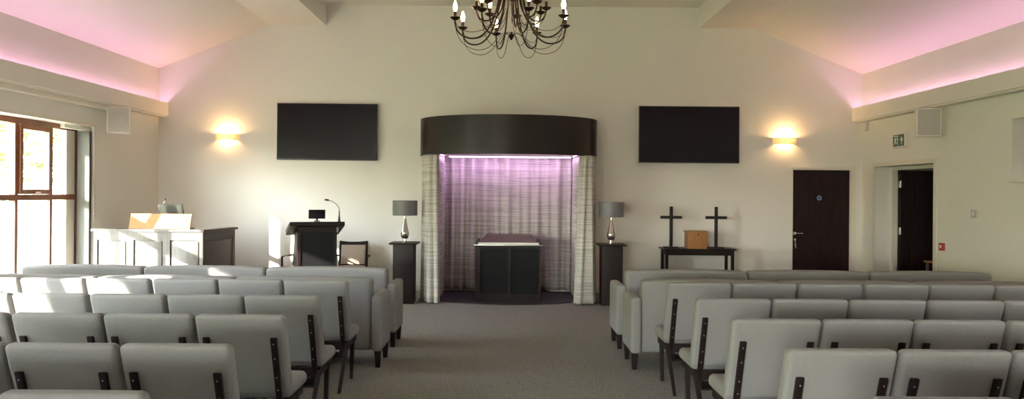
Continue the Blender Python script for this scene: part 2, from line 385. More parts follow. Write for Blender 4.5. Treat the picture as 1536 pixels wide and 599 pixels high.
# ---- doorway in the right wall
d2 = bpy.data.objects.new('door_2', None); C.objects.link(d2); d2.location = (XR, 0, 0); struct(d2, 'open doorway with dark door swung out in the right wall', 'door')
fr = mk('trimw').box(-.018, 0, DR1, DR1 + .07, 0, 2.11).box(-.018, 0, DR0 - .07, DR0, 0, 2.11).box(-.018, 0, DR0, DR1, 2.04, 2.11)
fr.box(.24, .32, DR1 - .05, DR1, 0, 2.04).box(.24, .32, DR0, DR0 + .05, 0, 2.04).box(.24, .32, DR0 + .05, DR1 - .05, 1.99, 2.04)
fr.build('door_frame', d2)
lf = mk('doorwood').box(.335, 1.10, DR1 - .10, DR1 - .055, .01, 1.985)
lf_o = lf.build('door_leaf', d2)
bd = mk('doorwood')
for k in range(6): bd.box(.345 + k * .125, .46 + k * .125, DR1 - .108, DR1 - .1005, .12, 1.88)
bd.build('panel_board', lf_o)
for z in (1.72, 1.0, .25): mk('steel').rbox(.30, .35, DR1 - .112, DR1 - .102, z, z + .11, .003).tube([(.326, DR1 - .115, z), (.326, DR1 - .115, z + .11)], .008).build('hinge', d2)
# corridor shell beyond the doorway
struct(mk('wall').box(8.4, 8.5, 5.0, D, 0, 2.6).box(XR + .3, 8.5, 4.9, 5.0, 0, 2.6).build('wall_corridor'), 'pale corridor wall beyond the doorway', 'wall')
struct(mk('ceil').box(XR + .3, 8.5, 5.0, D, 2.6, 2.7).build('trim_7'), 'corridor ceiling beyond the doorway', 'ceiling')
struct(mk('wall').box(4.3, 5.8, D + 1.2, D + 1.3, 0, 2.5).build('wall_store'), 'store wall behind the closed door', 'wall')
t = thing('side_table', 'small wood topped table with grey legs beyond the open doorway', 'table', (6.62, 10.95, 0))
mk('oak').rbox(-.32, .32, -.2, .2, .60, .63, .006).build('table_top', t)
for sx in (-1, 1):
    for sy in (-1, 1): mk('greyleg').bar((sx * .28, sy * .16, 0), (sx * .28, sy * .16, .60), .03, .03).build('leg', t)
# thin dark oval laid over the floor under the canopy
def canopy_path(inset, n=40, back=D):
    a, b = 1.345 - inset, .93 - inset; pts = [(-a, back)]
    for i in range(n + 1):
        t = math.pi + math.pi * i / n; pts.append((a * math.cos(t), 11.3 + b * math.sin(t)))
    pts.append((a, back)); return pts
CX = .035
struct(mk('dark_oval').prism([(x + CX, y) for x, y in canopy_path(.12)], .0, .012).build('trim_8'), 'thin dark oval panel beneath the curtained canopy', 'floor panel')

# outdoors
struct(mk('grass').box(-90, XL - .3, -30, 110, -.25, -.15).box(9.0, 40, -30, 60, -.25, -.15).build('ground'), 'sunlit lawn outside the windows', 'lawn')
struct(mk('stone').box(XL - 1.9, XL - .3, -6, 13, -.15, -.05).build('path'), 'pale paving strip along the building', 'paving')
struct(mk('trimw').box(XL - 2.7, XL - .3, Y0 - .5, D + .5, 3.3, 3.42).build('trim_9'), 'deep roof eaves added outside to cut high sky from the windows', 'eaves')  # unseen eaves added and deepened to cut sun and high sky
def light_block_belt():  # unseen foliage added to block low sky through the windows
    rnd = random.Random(21); mb = mk('leaf')
    for k in range(46):
        y = -9 + 32 * k / 45 + rnd.uniform(-.4, .4); x = -26 + rnd.uniform(-1.2, 1.2); h = rnd.uniform(7.2, 8.8); r = rnd.uniform(1.6, 2.3); n_ = 14
        vs = []; fs = []
        for j in range(9):
            v = j / 8; rr = r * (math.sin(math.pi * min(1, v * .92 + .08)) ** .5) 
            for i in range(n_):
                a = 2 * math.pi * i / n_; q = rr * (1 + rnd.uniform(-.16, .16)); vs.append((x + q * math.cos(a), y + q * math.sin(a), -.2 + h * v + rnd.uniform(-.12, .12)))
        for j in range(8):
            for i in range(n_): i2 = (i + 1) % n_; fs.append((j * n_ + i, j * n_ + i2, (j + 1) * n_ + i2, (j + 1) * n_ + i))
        fs.append(tuple(8 * n_ + i for i in range(n_))); mb.add(vs, fs)
    tag(mb.build('light_block_belt'), 'unseen belt of trees added to block low skylight from the windows', 'trees', kind='stuff')
light_block_belt()
def tree(x, y, h, cr, label, trunk_h=.35, n=1400, seed=1):
    rnd = random.Random(seed)
    t = thing('tree', label, 'tree', (x, y, -.2), group='trees on the lawn')
    tr = mk('bark').tube(spline([(0, 0, 0), (.08, .05, h * .3), (-.05, 0, h * .6), (.05, .1, h * .85)]), .035 * h * .6, 8, .01 * h)
    for k in range(6):
        a = k * 1.05; z = h * (trunk_h + .07 * k); tr.tube([(0, 0, z), (cr * .4 * math.cos(a), cr * .4 * math.sin(a), z + h * .12), (cr * .75 * math.cos(a), cr * .75 * math.sin(a), z + h * .2)], .012 * h * .5, 5, .004 * h)
    tr.build('trunk', t)
    lv = mk('leaf'); blobs = []
    for k in range(16):
        a = rnd.uniform(0, 6.28); rr = cr * rnd.uniform(.1, .7); z = h * rnd.uniform(trunk_h + .08, .93); rr *= 1.1 - .6 * (z / h - trunk_h)
        blobs.append((rr * math.cos(a), rr * math.sin(a), z, cr * rnd.uniform(.28, .48)))
    for i in range(n):
        bx, by, bz, br = rnd.choice(blobs); v = Vector((rnd.gauss(0, 1), rnd.gauss(0, 1), rnd.gauss(0, 1))).normalized() * br * rnd.uniform(.6, 1.05)
        c = Vector((bx, by, bz)) + v; s = rnd.uniform(.03, .06) * cr
        q = Matrix.Rotation(rnd.uniform(0, 6.28), 3, 'Z') @ Matrix.Rotation(rnd.uniform(0, 3.14), 3, 'X')
        lv.add([c + q @ Vector(p) for p in ((-s, 0, 0), (0, -s * .6, s * .15), (s, 0, 0), (0, s * .6, s * .15))], [(0, 1, 2, 3)])
    lv.build('foliage', t)
tree(-20.3, 32, 13, 4.2, 'tall leafy tree seen through the upper window pane', .12, 3000, 3)
tree(-17.6, 30, 3.6, 1.4, 'small young tree seen through the lower window pane', .38, 900, 5)
tree(-33, 46, 12, 5, 'broad tree farther off behind the small young tree', .12, 2200, 8)
tree(-27, 33, 11, 3.6, 'leafy tree beyond the left edge of the window', .15, 2200, 11)

# ================================================================ SOFAS
def back_warp(w, crown):
    return lambda x, y, z: (x, y - .05 * (z - .14) / .68 + .05, z + (crown * (1 - (x / (w / 2)) ** 2) if z > .6 else 0))
def make_sofa(arm):     # arm: -1 left, 1 right, 0 none ; w = back width
    w = 1.245; t = bpy.data.objects.new('sofa', None); C.objects.link(t)
    mk('fabric').rbox(-w / 2, w / 2, 0, .17, .15, .805, .035, 4, warp=back_warp(w, .014), flat=10).build('backrest', t)
    mk('fabric').rbox(-w / 2, w / 2, .18, .50, .15, .30, .02, 3).build('base', t)
    for s in (-1, 1): mk('fabric').rbox(s * w / 4 - w / 4 + .003, s * w / 4 + w / 4 - .003, .19, .53, .305, .43, .035, 3, (0, 0, .015)).build('seat_cushion', t)
    xs = []
    if arm:
        xa, xb = arm * w / 2, arm * (w / 2 + .10)
        mk('fabric').rbox(xa + arm * .003, xb, .0, .52, .15, .655, .03, 4, (0, 0, .012)).build('arm', t)
        xs.append(arm * (w / 2 + .06))
        xs.append(-arm * (w / 2 - .1))
    else: xs = [-w / 2 + .1, w / 2 - .1]
    for x in xs:
        for y in (.05, .46): mk('dwood').bar((x, y, .0), (x, y, .1495), .04, .04, .06, .06).build('leg', t)
    return t
sofa_proto = {k: make_sofa(k) for k in (-1, 0, 1)}; used = set()
POS = {0: 'next to the aisle', 1: 'in the middle of its row', 2: 'farthest from the aisle'}
for row, (y, rn) in enumerate(((6.68, 'second'), (7.56, 'front'))):
    for side in (-1, 1):
        x0 = 1.24 if side > 0 else 1.213
        for k in range(3):
            arm = -side if k == 0 else (side if k == 2 else 0)
            if arm in used: o = copy_tree(sofa_proto[arm])
            else: o = sofa_proto[arm]; used.add(arm)
            o.location = (side * (x0 + .6225 + k * 1.252), y, 0)
            tag(o, 'grey upholstered sofa in the %s row, %s block, %s' % (rn, 'left' if side < 0 else 'right', POS[k]), 'sofa', 'grey sofas in the two front rows')

# ================================================================ CHAIRS
def make_chair():
    t = bpy.data.objects.new('chair', None); C.objects.link(t); hw = .257
    def lean(x, y, z): return (x, y + .165 * (.88 - z) / .5, z)
    mk('fabric').rbox(-hw, hw, 0, .085, .375, .88, .028, 4, (0, .008, 0), warp=lean).build('backrest', t)
    mk('fabric').rbox(-hw, hw, .175, .555, .355, .44, .035, 4, (0, 0, .012)).build('seat', t)
    mk('dwood').box(-.235, .235, .16, .185, .29, .354).box(-.235, .235, .50, .52, .30, .354).box(-.235, -.215, .185, .50, .30, .354).box(.215, .235, .185, .50, .30, .354).build('seat_frame', t)
    mk('dwood').box(-.17, .17, .22, .42, .20, .215).box(-.17, -.155, .22, .42, .215, .30).box(.155, .17, .22, .42, .215, .30).build('book_rack', t)
    for s in (-1, 1):
        x = s * .195; yo = lambda z: .165 * (.88 - z) / .5
        p = mk('dwood'); z0, z1 = .30, .75
        p.rbox(x - .019, x + .019, -.024, -.001, z0, z1, .007, 2, warp=lambda X, Y, Z: (X, Y + .165 * (.88 - Z) / .5 - .001, Z), flat=2)
        po = p.build('back_post', t)
        sc = mk('greyleg')
        for z in (.71, .62, .50, .42): sc.tr(Matrix.Translation((x, yo(z) - .0265, z)) @ Matrix.Rotation(R(90), 4, 'X')).lathe([(0, 0), (.0045, 0), (.0045, .002), (0, .002)], 8, close=False)
        sc.build('screw', po)
        mk('dwood').bar((s * .225, -.10, 0), (s * .225, .175, .34), .024, .03, .028, .045).build('leg', t)
        mk('dwood').bar((s * .225, .37, 0), (s * .225, .40, .34), .026, .03, .032, .045).build('leg', t)
    return t
chair0 = make_chair(); first = True
ROWS = [(5.95, 6, 6, 'the row just behind the sofas'), (5.05, 5, 5, 'the second row behind the sofas'), (4.24, 4, 4, 'the third row behind the sofas'), (3.41, 3, 3, 'the fourth row behind the sofas'), (2.585, 3, 3, 'the nearest row, partly added for shade'), (1.75, 3, 3, 'the unseen row added for shade')]  # last row and most of the nearest are added to shade chairs ahead
ORD = ['aisle end chair', 'second chair from the aisle', 'third chair from the aisle', 'fourth chair from the aisle', 'fifth chair from the aisle', 'sixth chair from the aisle']
rc = random.Random(4)
for y, nl, nr, rn in ROWS:
    for side, n in ((-1, nl), (1, nr)):
        for k in range(n):
            o = chair0 if first else copy_tree(chair0); first = False
            x = (1.27 if side < 0 else 1.31) + .2625 + .53 * k + (.008 if k > 2 else 0)
            o.location = (side * x, y + rc.uniform(-.006, .006), 0)
            tag(o, 'grey %s of %s, %s block' % (ORD[k], rn, 'left' if side < 0 else 'right'), 'chair', 'grey chairs in rows')

# ================================================================ CANOPY AND CURTAINS
t = thing('canopy', 'large dark brown rounded canopy over the curtained recess', 'canopy', (CX, 0, 0))
po, pi_ = canopy_path(0), canopy_path(.04)
vs = [(x, y, z) for z in (2.145, 2.70) for x, y in po] + [(x, y, z) for z in (2.145, 2.70) for x, y in pi_]; n = len(po); fs = []
for i in range(n - 1):
    fs += [(i, i + 1, n + i + 1, n + i), (2 * n + i + 1, 2 * n + i, 3 * n + i, 3 * n + i + 1), (i + 1, i, 2 * n + i, 2 * n + i + 1), (n + i, n + i + 1, 3 * n + i + 1, 3 * n + i)]
mk('canopy').add(vs, fs, True).build('fascia_band', t, ang=30)
mk('canopy').prism(pi_, 2.66, 2.68).build('top_board', t)
mk('trimw').prism([(x, min(y, 11.62)) for x, y in canopy_path(.045)], 2.165, 2.185).build('soffit', t)
mk('led2').box(-.93, .98, 11.585, 11.605, 2.145, 2.164).build('led_strip', t)
for s in (-1, 1): mk('led2').box(s * 1.01, s * 1.0, 10.85, 11.5, 2.15, 2.164).build('led_strip', t)
for s in (-1, 1):
    area('canopy_led_light', (CX + s * .96, 11.2, 2.14), (s * .3, 0, -1), .03, .7, .35, (.88, .50, 1.0)).rotation_euler = (0, R(-15 * s), 0)
def drape(name, path, z0, z1, amp, waves, label, flare=None, seed=0, nz=26, sub=None):
    P = spline(path, 14); L = [0]
    for i in range(1, len(P)): L.append(L[-1] + (P[i] - P[i - 1]).length)
    tot = L[-1]; N = int(waves * 12); vs = []; rnd = random.Random(seed); ph = [rnd.uniform(0, 6.28) for _ in range(4)]
    def at(u):
        d = u * tot
        for i in range(1, len(P)):
            if L[i] >= d: f_ = (d - L[i - 1]) / max(1e-9, L[i] - L[i - 1]); p = P[i - 1].lerp(P[i], f_); tg = (P[i] - P[i - 1]).normalized(); return p, Vector((tg.y, -tg.x, 0))
        tg = (P[-1] - P[-2]).normalized(); return P[-1], Vector((tg.y, -tg.x, 0))
    for j in range(nz + 1):
        v = j / nz; z = z0 + (z1 - z0) * v
        for i in range(N + 1):
            u = i / N; p, nn = at(u); g = 1 - v
            s_ = math.sin(2 * math.pi * waves * u + .8 * math.sin(5 * u * 6.28 / 3 + ph[0]) + .5 * g * math.sin(9 * u + ph[1]))
            s_ = math.copysign(abs(s_) ** .7, s_)
            A = amp * (.55 + .45 * g + .25 * math.sin(7 * u + ph[2])) + (.012 * math.sin(2 * math.pi * waves * 2.3 * u + ph[3]) if v > .93 else 0)
            q = p + nn * (A * s_ + .3 * amp * math.sin(4.1 * waves * u + ph[3] + 2 * g))
            if flare: q = flare(q, g)
            vs.append((q.x, q.y, z))
    fs = [(j * (N + 1) + i, j * (N + 1) + i + 1, (j + 1) * (N + 1) + i + 1, (j + 1) * (N + 1) + i) for j in range(nz) for i in range(N)]
    o = mk('curtain').add(vs, fs, True).build(name, ang=80)
    md = o.modifiers.new('thick', 'SOLIDIFY'); md.thickness = .004
    return tag(o, label, 'curtain')
drape('curtain', [(-1.05, 11.79, 0), (-.3, 11.80, 0), (.4, 11.80, 0), (1.14, 11.79, 0)], .05, 2.2, .055, 13, 'grey striped curtain across the back of the canopy recess', seed=2)
lp = [(-1.20, 11.82, 0), (-1.25, 11.3, 0), (-1.21, 10.90, 0), (-1.15, 10.70, 0), (-1.06, 10.62, 0), (-1.0, 10.70, 0), (-1.0, 11.0, 0), (-.985, 11.4, 0), (-.98, 11.68, 0)]
def fl(s, k):
    def f_(q, g):
        fr = max(0, min(1, (11.0 - q.y) / .4)); 
        return Vector((CX * .0 + q.x - s * k * g * fr * (1 if abs(q.x) < 1.2 else .0) + s * .03 * g * fr * (1 if abs(q.x) > 1.12 else 0), q.y - .10 * g * fr, q.z))
    return f_
drape('curtain', [(x - 0.0, y, 0) for x, y, _ in lp], .012 + .003, 2.14, .022, 22, 'striped curtain gathered at the left side of the canopy', fl(-1, .05), 5)
drape('curtain', [(-x + .09, y, 0) for x, y, _ in lp][::-1], .015, 2.14, .022, 22, 'striped curtain gathered at the right side of the canopy', fl(1, .11), 9)

# ================================================================ CATAFALQUE
t = thing('catafalque', 'dark wood catafalque with a silver edged top inside the curtained recess', 'catafalque', (CX, 10.70, .012))
H = .818
mk('black_panel').box(-.44, .44, .02, .80, .03, H).build('body', t)
mb = mk('dwood').box(-.475, -.40, 0, .05, 0, H).box(.445, .475, 0, .05, 0, H).box(-.475, -.445, .05, .82, 0, H).box(.445, .475, .05, .82, 0, H).box(.0, .045, .005, .02, .1, H - .03).box(-.40, .445, .004, .02, 0, .12).box(-.40, .445, .004, .02, H - .04, H)
mb.build('frame', t)
mk('steel').rbox(-.495, .51, -.04, .85, H, H + .016, .004).build('rail', t)
mk('blackplastic').box(-.475, -.43, -.03, .83, H + .017, H + .05).box(.445, .49, -.03, .83, H + .017, H + .05).build('end_rail', t)
mk('gloss_white').box(-.43, .445, -.025, .0, H + .017, H + .045).build('front_strip', t)
z0, z1 = H + .017, H + .13
mb = mk('brownwood').hexa([(-.43, .0, z0 + .02), (.445, .0, z0 + .02), (.445, .83, z0), (-.43, .83, z0), (-.33, .30, z1), (.345, .30, z1), (.345, .76, z1), (-.33, .76, z1)])
mb.build('top_cover', t)

# ================================================================ PLINTHS AND LAMPS
def plinth(x, label):
    t = thing('pedestal', label, 'pedestal', (x, 10.53, 0), group='pedestals beside the canopy')
    mk('dwood').rbox(-.148, .148, 0, .30, 0, .845, .004, 2).build('column', t)
    mk('dwood').rbox(-.20, .20, -.05, .35, .846, .872, .008, 2).build('top', t)
    mk('dwood').box(-.16, .16, -.012, -.0005, 0, .06).build('plinth_base', t)
def lamp(x, label):
    t = thing('table_lamp', label, 'lamp', (x, 10.68, .8725), group='table lamps on the pedestals')
    mk('chrome').lathe([(0, 0), (.055, 0), (.055, .012), (.03, .02), (.028, .045), (0, .045)], 28, close=False).build('foot', t)
    mk('silverglass').lathe([(0, .046), (.035, .05), (.055, .075), (.062, .11), (.058, .15), (.045, .20), (.032, .26), (.022, .32), (.018, .345), (0, .346)], 28, close=False).build('body', t)
    mk('chrome').lathe([(0, .347), (.02, .348), (.02, .375), (.01, .38), (.01, .42), (0, .42)], 16, close=False).build('collar', t)
    z0, z1, r = .385, .60, .178
    mb = mk('shade').lathe([(r, z0), (r, z1), (r - .004, z1), (r - .004, z0), (r, z0)], 48, close=False)
    mb.build('lamp_shade', t)
    mb = mk('chrome')
    for k in range(3): a = k * 2.094; mb.tube([(.012 * math.cos(a), .012 * math.sin(a), z0 + .03), ((r - .005) * math.cos(a), (r - .005) * math.sin(a), z0 + .03)], .002, 6)
    mb.build('shade_ring', t)
PXL, PXR = (605.5 - VX) * 10.53 / F, (919.5 - VX) * 10.53 / F
plinth(PXL, 'slim dark wood pedestal left of the canopy curtains'); plinth(PXR, 'slim dark wood pedestal right of the canopy curtains')
lamp(PXL, 'silver glass lamp with grey drum shade on the left pedestal'); lamp(PXR, 'silver glass lamp with grey drum shade on the right pedestal')
mb = mk('gloss_white').tube(spline([(PXL + .05, 10.86, 1.0 - .1), (PXL + .17, 10.9, .86), (PXL + .175, 10.88, .5), (PXL + .19, 10.87, .1), (PXL + .17, 10.8, .012), (PXL + .17, 10.55, .012)]), .004, 6)
tag(mb.build('lamp_cord'), 'thin white cord hanging beside the left pedestal', 'cord')

# ================================================================ TELEVISIONS
def tv(x0, x1, z0, z1, tilt, label):
    cx, cz = (x0 + x1) / 2, (z0 + z1) / 2; w_, h_ = (x1 - x0) / 2, (z1 - z0) / 2
    t = thing('television', label, 'television', (cx, D, cz), group='wall televisions'); t.rotation_euler = (0, R(tilt), 0)
    mk('blackplastic').rbox(-w_, w_, -.10, -.055, -h_, h_, .006, 2).build('casing', t)
    mk('screen').box(-w_ + .012, w_ - .012, -.1015, -.1002, -h_ + .018, h_ - .012).build('screen', t)
    mk('blackplastic').box(-.3, .3, -.0545, -.001, -.2, .2).build('wall_bracket', t)
tv((414.5 - VX) * 11.8 / F, (565 - VX) * 11.8 / F, 2.095, 3.0, .2, 'large black television on the wall above the lectern')
tv((958 - VX) * 11.8 / F, (1108.5 - VX) * 11.8 / F, 2.095, 3.0, 0, 'large black television on the wall above the two crosses')

# ================================================================ SCONCES
def sconce(x, z, label):
    t = thing('wall_sconce', label, 'wall light', (x, D, z), group='curved wall lights')
    n = 28; vs = []; a, b = .19, .11
    prof = [(1.0, .055), (1.0, -.02), (.90, -.05)]
    outer = []
    for th, sgn in ((0, 0), (.012, 1)):
        for (k, z_) in prof:
            for i in range(n + 1):
                q = math.pi * i / n; vs.append(((a * k - th) * math.cos(q), -(b * k - th) * math.sin(q) - .0005, z_))
    m = n + 1; fs = []
    for L in range(2):
        for j in range(2):
            for i in range(n): o = (L * 3 + j) * m + i; q = (o, o + 1, o + m + 1, o + m); fs.append(q if L else q[::-1])
    for i in range(n):
        fs.append((i, i + 1, 3 * m + i + 1, 3 * m + i)); fs.append((2 * m + i, 5 * m + i, 5 * m + i + 1, 2 * m + i + 1))
    mk('ceramic').add(vs, fs, True).build('bowl', t)
    mk('steel').rbox(-.12, .12, -.085, -.06, -.072, -.064, .003).tube([(-.11, -.07, -.066), (-.11, -.02, -.045), (-.11, -.002, -.045)], .004, 6).tube([(.11, -.07, -.066), (.11, -.02, -.045), (.11, -.002, -.045)], .004, 6).build('metal_strip', t)
    mk('tube').tube([(-.05, -.05, 0), (.05, -.05, 0)], .012, 12).build('lamp_tube', t)
    l = bpy.data.lights.new('sconce_bulb', 'POINT'); l.energy = 6.5; l.color = (1, .55, .22); l.shadow_soft_size = .035
    o = bpy.data.objects.new('sconce_bulb', l); C.objects.link(o); o.location = (x, D - .055, z + .03)
sconce((341 - VX) * D / F, 2.455, 'curved white wall light glowing on the wall left of the television above the lectern')
sconce((1176 - VX) * D / F, 2.46, 'curved white wall light glowing between the right television and the corner')

# ================================================================ SPEAKERS, SIGN, SWITCHES
def speaker(x, y, z, rz, label):
    t = thing('wall_speaker', label, 'speaker', (x, y, z), rz, 'white wall speakers')
    mk('gloss_white').rbox(-.145, .145, -.14, 0, -.185, .185, .012, 2).build('cabinet', t)
    mb = mk('grille').box(-.13, .13, -.1435, -.1405, -.17, .17); mb.build('grille', t)
    mb = mk('grille').tr(Matrix.Translation((0, -.1436, 0)) @ Matrix.Rotation(R(90), 4, 'X')).lathe([(0, .001), (.085, .001), (.10, .002), (.105, 0)], 30, close=False); mb.build('cone_ring', t)
    mk('steel').box(-.03, .03, .001, .09, -.03, .03).build('bracket', t)
speaker(XL + .16, 10.38, 2.565, R(25), 'white square speaker on the wall above the panelled desk')
speaker(XR - .20, 9.72, 2.555, R(-18), 'white square speaker on the wall above the open doorway')
t = thing('exit_sign', 'green running man exit sign above the open doorway', 'sign', (XR, 10.70, 2.40)); t.scale = (1, .88, .88); 
mk('gloss_white').rbox(-.045, -.0005, -.19, .19, -.12, .115, .008, 2).build('housing', t)
mk('green').box(-.048, -.0455, -.17, .17, -.095, .095).build('sign_panel', t)
def sg(poly): return poly
mb = mk('white_sign')
# looking from the room the left side of the sign is +y (far end)
mb.prism([(-.055, -.01), (-.09, -.01), (-.09, -.07), (-.11, -.07), (-.11, -.01), (-.145, -.01), (-.10, .06)], -.0505, -.0485, 'yz')
man = [(.145, -.07), (.12, -.07), (.095, -.02), (.075, -.05), (.04, -.05), (.04, -.035), (.065, -.033), (.08, 0), (.07, .02), (.045, .005), (.038, .018), (.07, .04), (.10, .04), (.13, .015), (.12, .0), (.105, .012), (.115, -.02)]
mb.prism(man, -.0505, -.0485, 'yz')
mb.prism([(.075 + .014 * math.cos(q * .7854), .062 + .014 * math.sin(q * .7854)) for q in range(8)], -.0505, -.0485, 'yz')
mb.prism([(.025, -.08), (.01, -.08), (.01, .08), (.155, .08), (.155, .068), (.025, .068)], -.0505, -.0485, 'yz')
mb.build('pictogram', t)
tag(mk('gloss_white').rbox(XR - .07, XR - .001, 11.66, 11.73, 2.62, 2.755, .015, 3).build('motion_sensor'), 'small white sensor tucked under the right cove beside the corner', 'sensor')
t = thing('light_switch', 'small plain switch plate on the right wall', 'switch', (XR, 9.03, 1.385))
mk('steel').rbox(-.01, -.0005, -.055, .055, -.05, .05, .003, 2).build('plate', t); mk('gloss_white').rbox(-.016, -.0105, -.02, .02, -.025, .025, .002).build('rocker', t)
t = thing('call_point', 'small red fire alarm call point beside the open doorway', 'alarm', (XR, 9.665, .935))
mk('red').rbox(-.035, -.0005, -.045, .045, -.05, .05, .006, 2).build('housing', t); mk('gloss_white').box(-.038, -.0355, -.022, .022, -.018, .022).build('glass_plate', t)
t = thing('wall_socket', 'white double socket low on the wall under the side table', 'socket', ((1059 - VX) * D / F, D, .395))
mk('gloss_white').rbox(-.075, .075, -.012, -.0005, -.045, .045, .004, 2).build('plate', t); mk('gloss_white').box(-.05, -.035, -.016, -.0125, .015, .03).box(.035, .05, -.016, -.0125, .015, .03).build('switch', t)
t = thing('vertical_blind', 'grey fabric vertical blind drawn back at the far side of the window', 'blind', (XL - .07, 9.94, .0))
mk('gloss_white').rbox(-.03, .03, -.5, .085, 2.385, 2.435, .005, 2).build('headrail', t)
for k in range(5): mb = mk('blind').tr(Matrix.Translation((0, .055 - k * .012, 0)) @ Matrix.Rotation(R(3), 4, 'Z')).box(-.10, .06, -.0015, .0015, .30, 2.38); mb.build('slat', t)

# ================================================================ TABLE WITH CROSSES
t = thing('console_table', 'narrow dark wood table holding the two crosses', 'table', (2.985, 11.33, 0))
mk('dwood_h').rbox(-.56, .56, 0, .40, .735, .757, .005, 2).build('table_top', t)
mk('dwood_h').box(-.50, .50, .03, .045, .655, .7345).box(-.50, .50, .355, .37, .655, .7345).box(-.5, -.485, .045, .355, .655, .7345).box(.485, .5, .045, .355, .655, .7345).build('apron', t)
for sx in (-1, 1):
    for y in (.035, .365): mk('dwood').bar((sx * .505, y, 0), (sx * .505, y, .7345), .04, .045).build('leg', t)
def cross(px, label):
    t = thing('cross', label, 'cross', ((px - VX) * 11.48 / F, 11.48, .7575), group='black standing crosses')
    mk('blackplastic').rbox(-.115, .115, -.06, .06, 0, .022, .003, 2).build('base', t)
    mk('blackplastic').rbox(-.024, .024, -.015, .015, .0225, .645, .002, 2).build('upright', t)
    mk('blackplastic').rbox(-.165, -.0245, -.014, .014, .455, .50, .002, 2).rbox(.0245, .165, -.014, .014, .455, .50, .002, 2).build('crossbar', t)
cross(1007, 'black wooden cross standing left of the small wooden box'); cross(1074.5, 'black wooden cross standing right of the small wooden box')
t = thing('wooden_box', 'small honey coloured wooden box with a slot between the crosses', 'box', ((1044 - VX) * 11.45 / F, 11.45, .7575))
mk('oak').rbox(-.15, .15, -.11, .11, 0, .255, .003, 2).build('body', t)
mk('oak').rbox(-.165, .165, -.125, .125, .2555, .272, .004, 2).build('lid', t)
mb = mk('dwood').tr(Matrix.Translation((.015, -.11, .215)) @ Matrix.Rotation(R(90), 4, 'X')).lathe([(0, 0), (.011, 0), (.011, .003), (0, .003)], 14, close=False); mb.build('keyhole', t)

# ================================================================ LECTERN
LR = R(22)
t = thing('lectern', 'dark wood lectern with overhanging top facing the seating', 'lectern', ((476 - VX) * 10.5 / F, 10.5, 0), LR)
mk('black_panel').box(-.22, .25, .012, .38, .04, 1.02).build('front_panel', t)
mk('dwood').rbox(-.27, -.2205, 0, .42, 0, 1.02, .004, 2).rbox(.2505, .28, 0, .42, 0, 1.02, .004, 2).box(-.22, .25, .004, .42, 0, .039).build('side_panel', t)
TZ = 1.165
mb = mk('dwood_h'); 
for (zt, zb, x0, x1) in ((TZ, TZ - .055, -.38, .38),):
    mb.hexa([(x0, -.06, zb), (x1, -.06, zb), (x1, .50, zb - .16), (x0, .50, zb - .16), (x0, -.06, zt), (x1, -.06, zt), (x1, .50, zt - .14), (x0, .50, zt - .14)])
mb.build('reading_board', t)
mk('dwood_h').hexa([(-.25, .0, 1.0205), (.27, .0, 1.0205), (.27, .4, .96 + .0), (-.25, .4, .96), (-.25, .0, TZ - .075), (.27, .0, TZ - .075), (.27, .14, TZ - .12), (-.25, .14, TZ - .12)]).build('neck', t)
mk('greyleg').prism([(-.0, 1.02), (.32, .96), (.0, TZ - .08)][::1], .281, .30, 'yz').build('bracket', t)
def LP(x, y, z): return Matrix.Translation(t.location) @ Matrix.Rotation(LR, 4, 'Z') @ Vector((x, y, z))
p = LP(.0, .02, TZ - .0)
q = thing('tablet_screen', 'small black touch screen on the lectern', 'screen', p, LR - R(10))
mk('blackplastic').rbox(-.04, .04, -.03, .06, 0, .012, .004, 2).rbox(-.015, .015, .0, .02, .012, .05, .003, 2).build('stand', q)
mk('screen').tr(Matrix.Translation((0, -.005, .105)) @ Matrix.Rotation(R(-14), 4, 'X')).rbox(-.115, .115, -.01, .01, -.065, .065, .006, 2).build('screen', q)
mk('gloss_white').rbox(.055, .085, -.035, -.005, .0, .028, .006, 2).build('plug', q)
p = LP(.31, .0, TZ - .004)
q = thing('microphone', 'black gooseneck microphone on the lectern', 'microphone', p, 0)
mk('blackplastic').lathe([(0, 0), (.022, 0), (.018, .03), (.010, .09), (.007, .16), (0, .16)], 16, close=False).build('base', q)
mk('blackplastic').tube(spline([(0, 0, .16), (-.01, 0, .21), (-.05, -.01, .26), (-.10, -.02, .295), (-.145, -.03, .308)]), .0045, 8).build('gooseneck', q)
mk('blackplastic').tube([(-.145, -.03, .308), (-.16, -.033, .312), (-.19, -.038, .316), (-.20, -.04, .316)], .014, 12, .012).build('microphone_head', q)

